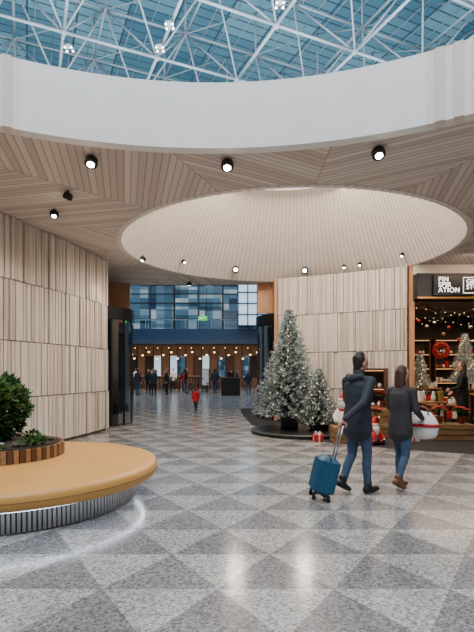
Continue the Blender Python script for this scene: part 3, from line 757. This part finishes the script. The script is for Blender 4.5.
    sm=o.modifiers.new('s','SMOOTH'); sm.factor=.5; sm.iterations=3 if voxel<.012 else 1
    bpy.context.view_layer.update()
    me=bpy.data.meshes.new_from_object(o.evaluated_get(bpy.context.evaluated_depsgraph_get()))
    bpy.data.objects.remove(o); me.name=name
    me.materials.clear()
    for k in b.mats: me.materials.append(MT[k])
    mi=[]
    for p in me.polygons:
        r=src.find_nearest(p.center); mi.append(b.m[r[2]] if r[2] is not None else 0)
    me.polygons.foreach_set('material_index',mi); me.polygons.foreach_set('use_smooth',[True]*len(mi))
    mz=min(v.co.z for v in me.vertices)
    for v in me.vertices: v.co.z-=mz
    me.update()
    q=bpy.data.objects.new(name,me); S.collection.objects.link(q); q.location=(loc[0],loc[1],.002+(loc[2] if len(loc)>2 else 0)); q.rotation_euler=(0,0,-heading)
    return q
hd=math.radians(58)
strideA=[((-.09,-.02,.48),(-.09,-.24,.17),(-.1,-.13,.05)),((.09,.17,.5),(.09,.19,.09),(.1,.35,.05))]
strideM=[((-.085,.0,.48),(-.085,-.17,.14),(-.09,-.05,.045)),((.085,.09,.5),(.085,.1,.09),(.09,.26,.05))]
strideB=[((-.09,.10,.5),(-.09,.10,.09),(-.1,.25,.035)),((.09,-.0,.47),(.09,-.16,.14),(.1,-.05,.045))]
MX,MY=1.49,5.88
person('walking_man',(MX,MY),hd,1.75,'jacket','jeans','shoeb','hair',legs=strideM,
       arms=[((-.26,.08,1.16),(-.24,.26,1.0)),((.26,-.17,1.15),(.16,-.37,.97),(-.1,-.45,-.8),(-.6,.2,-.1),.9)],lean=.05,hood=True,w=1.14,headturn=-.2)
WX,WY=2.10,6.1
person('walking_woman',(WX,WY),hd,1.58,'coat','jeans','shoe','hairb',longhair=True,legs=strideB,
       arms=[((-.24,.05,1.17),(-.12,.28,1.08),(.6,.4,-.1),(0,-.5,-.8),.7),((.25,.03,1.15),(.17,.27,1.02),(-.4,.6,-.1),(-.4,.1,.9),.7)],lean=.05,w=1.04,hem=.8,headturn=-.2)
f=Vector((math.sin(hd),math.cos(hd),0)); rt=Vector((math.cos(hd),-math.sin(hd),0)); c=Vector((WX,WY,.84))+f*.33+rt*.08
e=empty('carried_bag',c,-hd+.3); b=MB()
b.loft([(0,0,-.14),(0,0,-.03),(0,0,.06),(0,.0,.11)],[(.2,.08),(.22,.1),(.18,.08),(.14,.04)],'wool',n=20)
b.loft([(0,0,-.05),(0,0,-.01)],[(.225,.105),(.225,.105)],'red',n=20,cap=False)
for sy in (-.03,.03): b.loft([(-.1,sy,.1),(-.07,sy,.18),(0,sy,.215),(.07,sy,.18),(.1,sy,.1)],[.009]*5,'shoe',n=8)
b.obj('bag_body',e)
# suitcase : handle top meets the man's right hand
hl=Vector((.155,-.40,.93)); HW=Vector((MX,MY,0))+rt*hl.x+f*hl.y
th=math.radians(14)
e=empty('suitcase',(HW.x-.92*math.sin(th)-.06*math.cos(th),HW.y,.0),0); 
b=MB(); R_=Matrix.Rotation(th,3,'Y')
def bb(c,d,k,bev=0): b.box(R_@Vector(c)+Vector((0,0,.03)),d,k,mtx=R_,bev=bev)
bb((0,0,.28),(.25,.3,.44),'case',.045)
for i in range(7): bb((0,-.13+.043*i,.28),(.262,.016,.36),'case',.006)
for i in range(5): bb((-.09+.045*i,0,.28),(.016,.312,.36),'case',.006)
bb((0,0,.28),(.012,.305,.445),'rubber',.004)
for sx in (-.085,.085):
    for sy in (-.11,.11):
        p=R_@Vector((sx,sy,.045))+Vector((0,0,.03)); b.cyl((p.x,p.y-.012,.028 if sx>0 else .06),.026,.024,'rubber',14,axis=(0,1,0)); b.box((p.x,p.y,p.z+.0),(.03,.035,.05),'rubber',mtx=R_)
for sy in (-.07,.07):
    p=R_@Vector((.06,sy,.49));q=R_@Vector((.06,sy,.90)); b.tube(p+Vector((0,0,.03)),q+Vector((0,0,.03)),.009,'alu',8)
p=R_@Vector((.06,-.08,.905));q=R_@Vector((.06,.08,.905)); b.tube(p+Vector((0,0,.03)),q+Vector((0,0,.03)),.015,'rubber',10)
b.loft([R_@Vector((0,-.06,.53)),R_@Vector((0,0,.545)),R_@Vector((0,.06,.53))],[.012]*3,'rubber',n=8)
b.obj('shell',e)
person('standing_woman',(5.52,11.6),math.radians(-60),1.76,'blackc','blackc','shoeb','hairb',longhair=True,hem=.5,voxel=.014,
       arms=[((-.25,.04,1.15),(-.16,.25,1.08)),((.25,.02,1.15),(.2,.22,1.02))])
person('walking_child',(-1.58,18.2),math.radians(-20),.92,'red','blackc','shoeb','hairb',voxel=.016,legs=strideA,w=1.15,hat='red')
bg=[(-9.0,37.0,20,'blackc'),(-8.3,35.8,200,'coat'),(-6.6,38.6,90,'jacket'),(-5.6,37.2,260,'blackc'),(-4.1,37.0,40,'red'),(-2.5,39.5,300,'jacket'),(-1.7,37.5,0,'blackc'),
    (-.5,38.3,120,'coat'),(-6.1,32.6,150,'blackc'),(-5.6,41.7,180,'wool'),(-7.6,43.5,180,'wool'),(.75,31.5,210,'jacket'),(-3.6,33.5,80,'blackc'),(-6.4,30.5,30,'coat'),(-5.3,30.2,200,'jacket'),(.0,33.3,100,'blackc'),
    (-4.4,39.6,10,'blackc'),(-3.0,41.4,200,'coat'),(-7.4,40.6,60,'jacket'),(-8.9,41.7,320,'wool'),(-1.6,33.6,20,'jacket'),(-4.6,31.2,250,'blackc')]
for x,y,h,t in bg:
    person('bar_guest',(x,y),math.radians(h),random.uniform(1.6,1.85),t,random.choice(('jeans','blackc')),'shoeb',random.choice(('hair','hairb')),voxel=.03,longhair=random.random()<.4)
# ---------------------------------------------------------------- world + camera
w=bpy.data.worlds.new('World'); S.world=w; w.use_nodes=True
w.node_tree.nodes['Background'].inputs[0].default_value=(.6,.75,.9,1); w.node_tree.nodes['Background'].inputs[1].default_value=.4
cd=bpy.data.cameras.new('Camera'); cam=bpy.data.objects.new('Camera',cd); S.collection.objects.link(cam)
cam.location=(0,0,1.5); cam.rotation_euler=(math.radians(90),0,0); cd.sensor_width=36; cd.lens=27; cd.shift_y=56/632; cd.clip_end=200
S.camera=cam
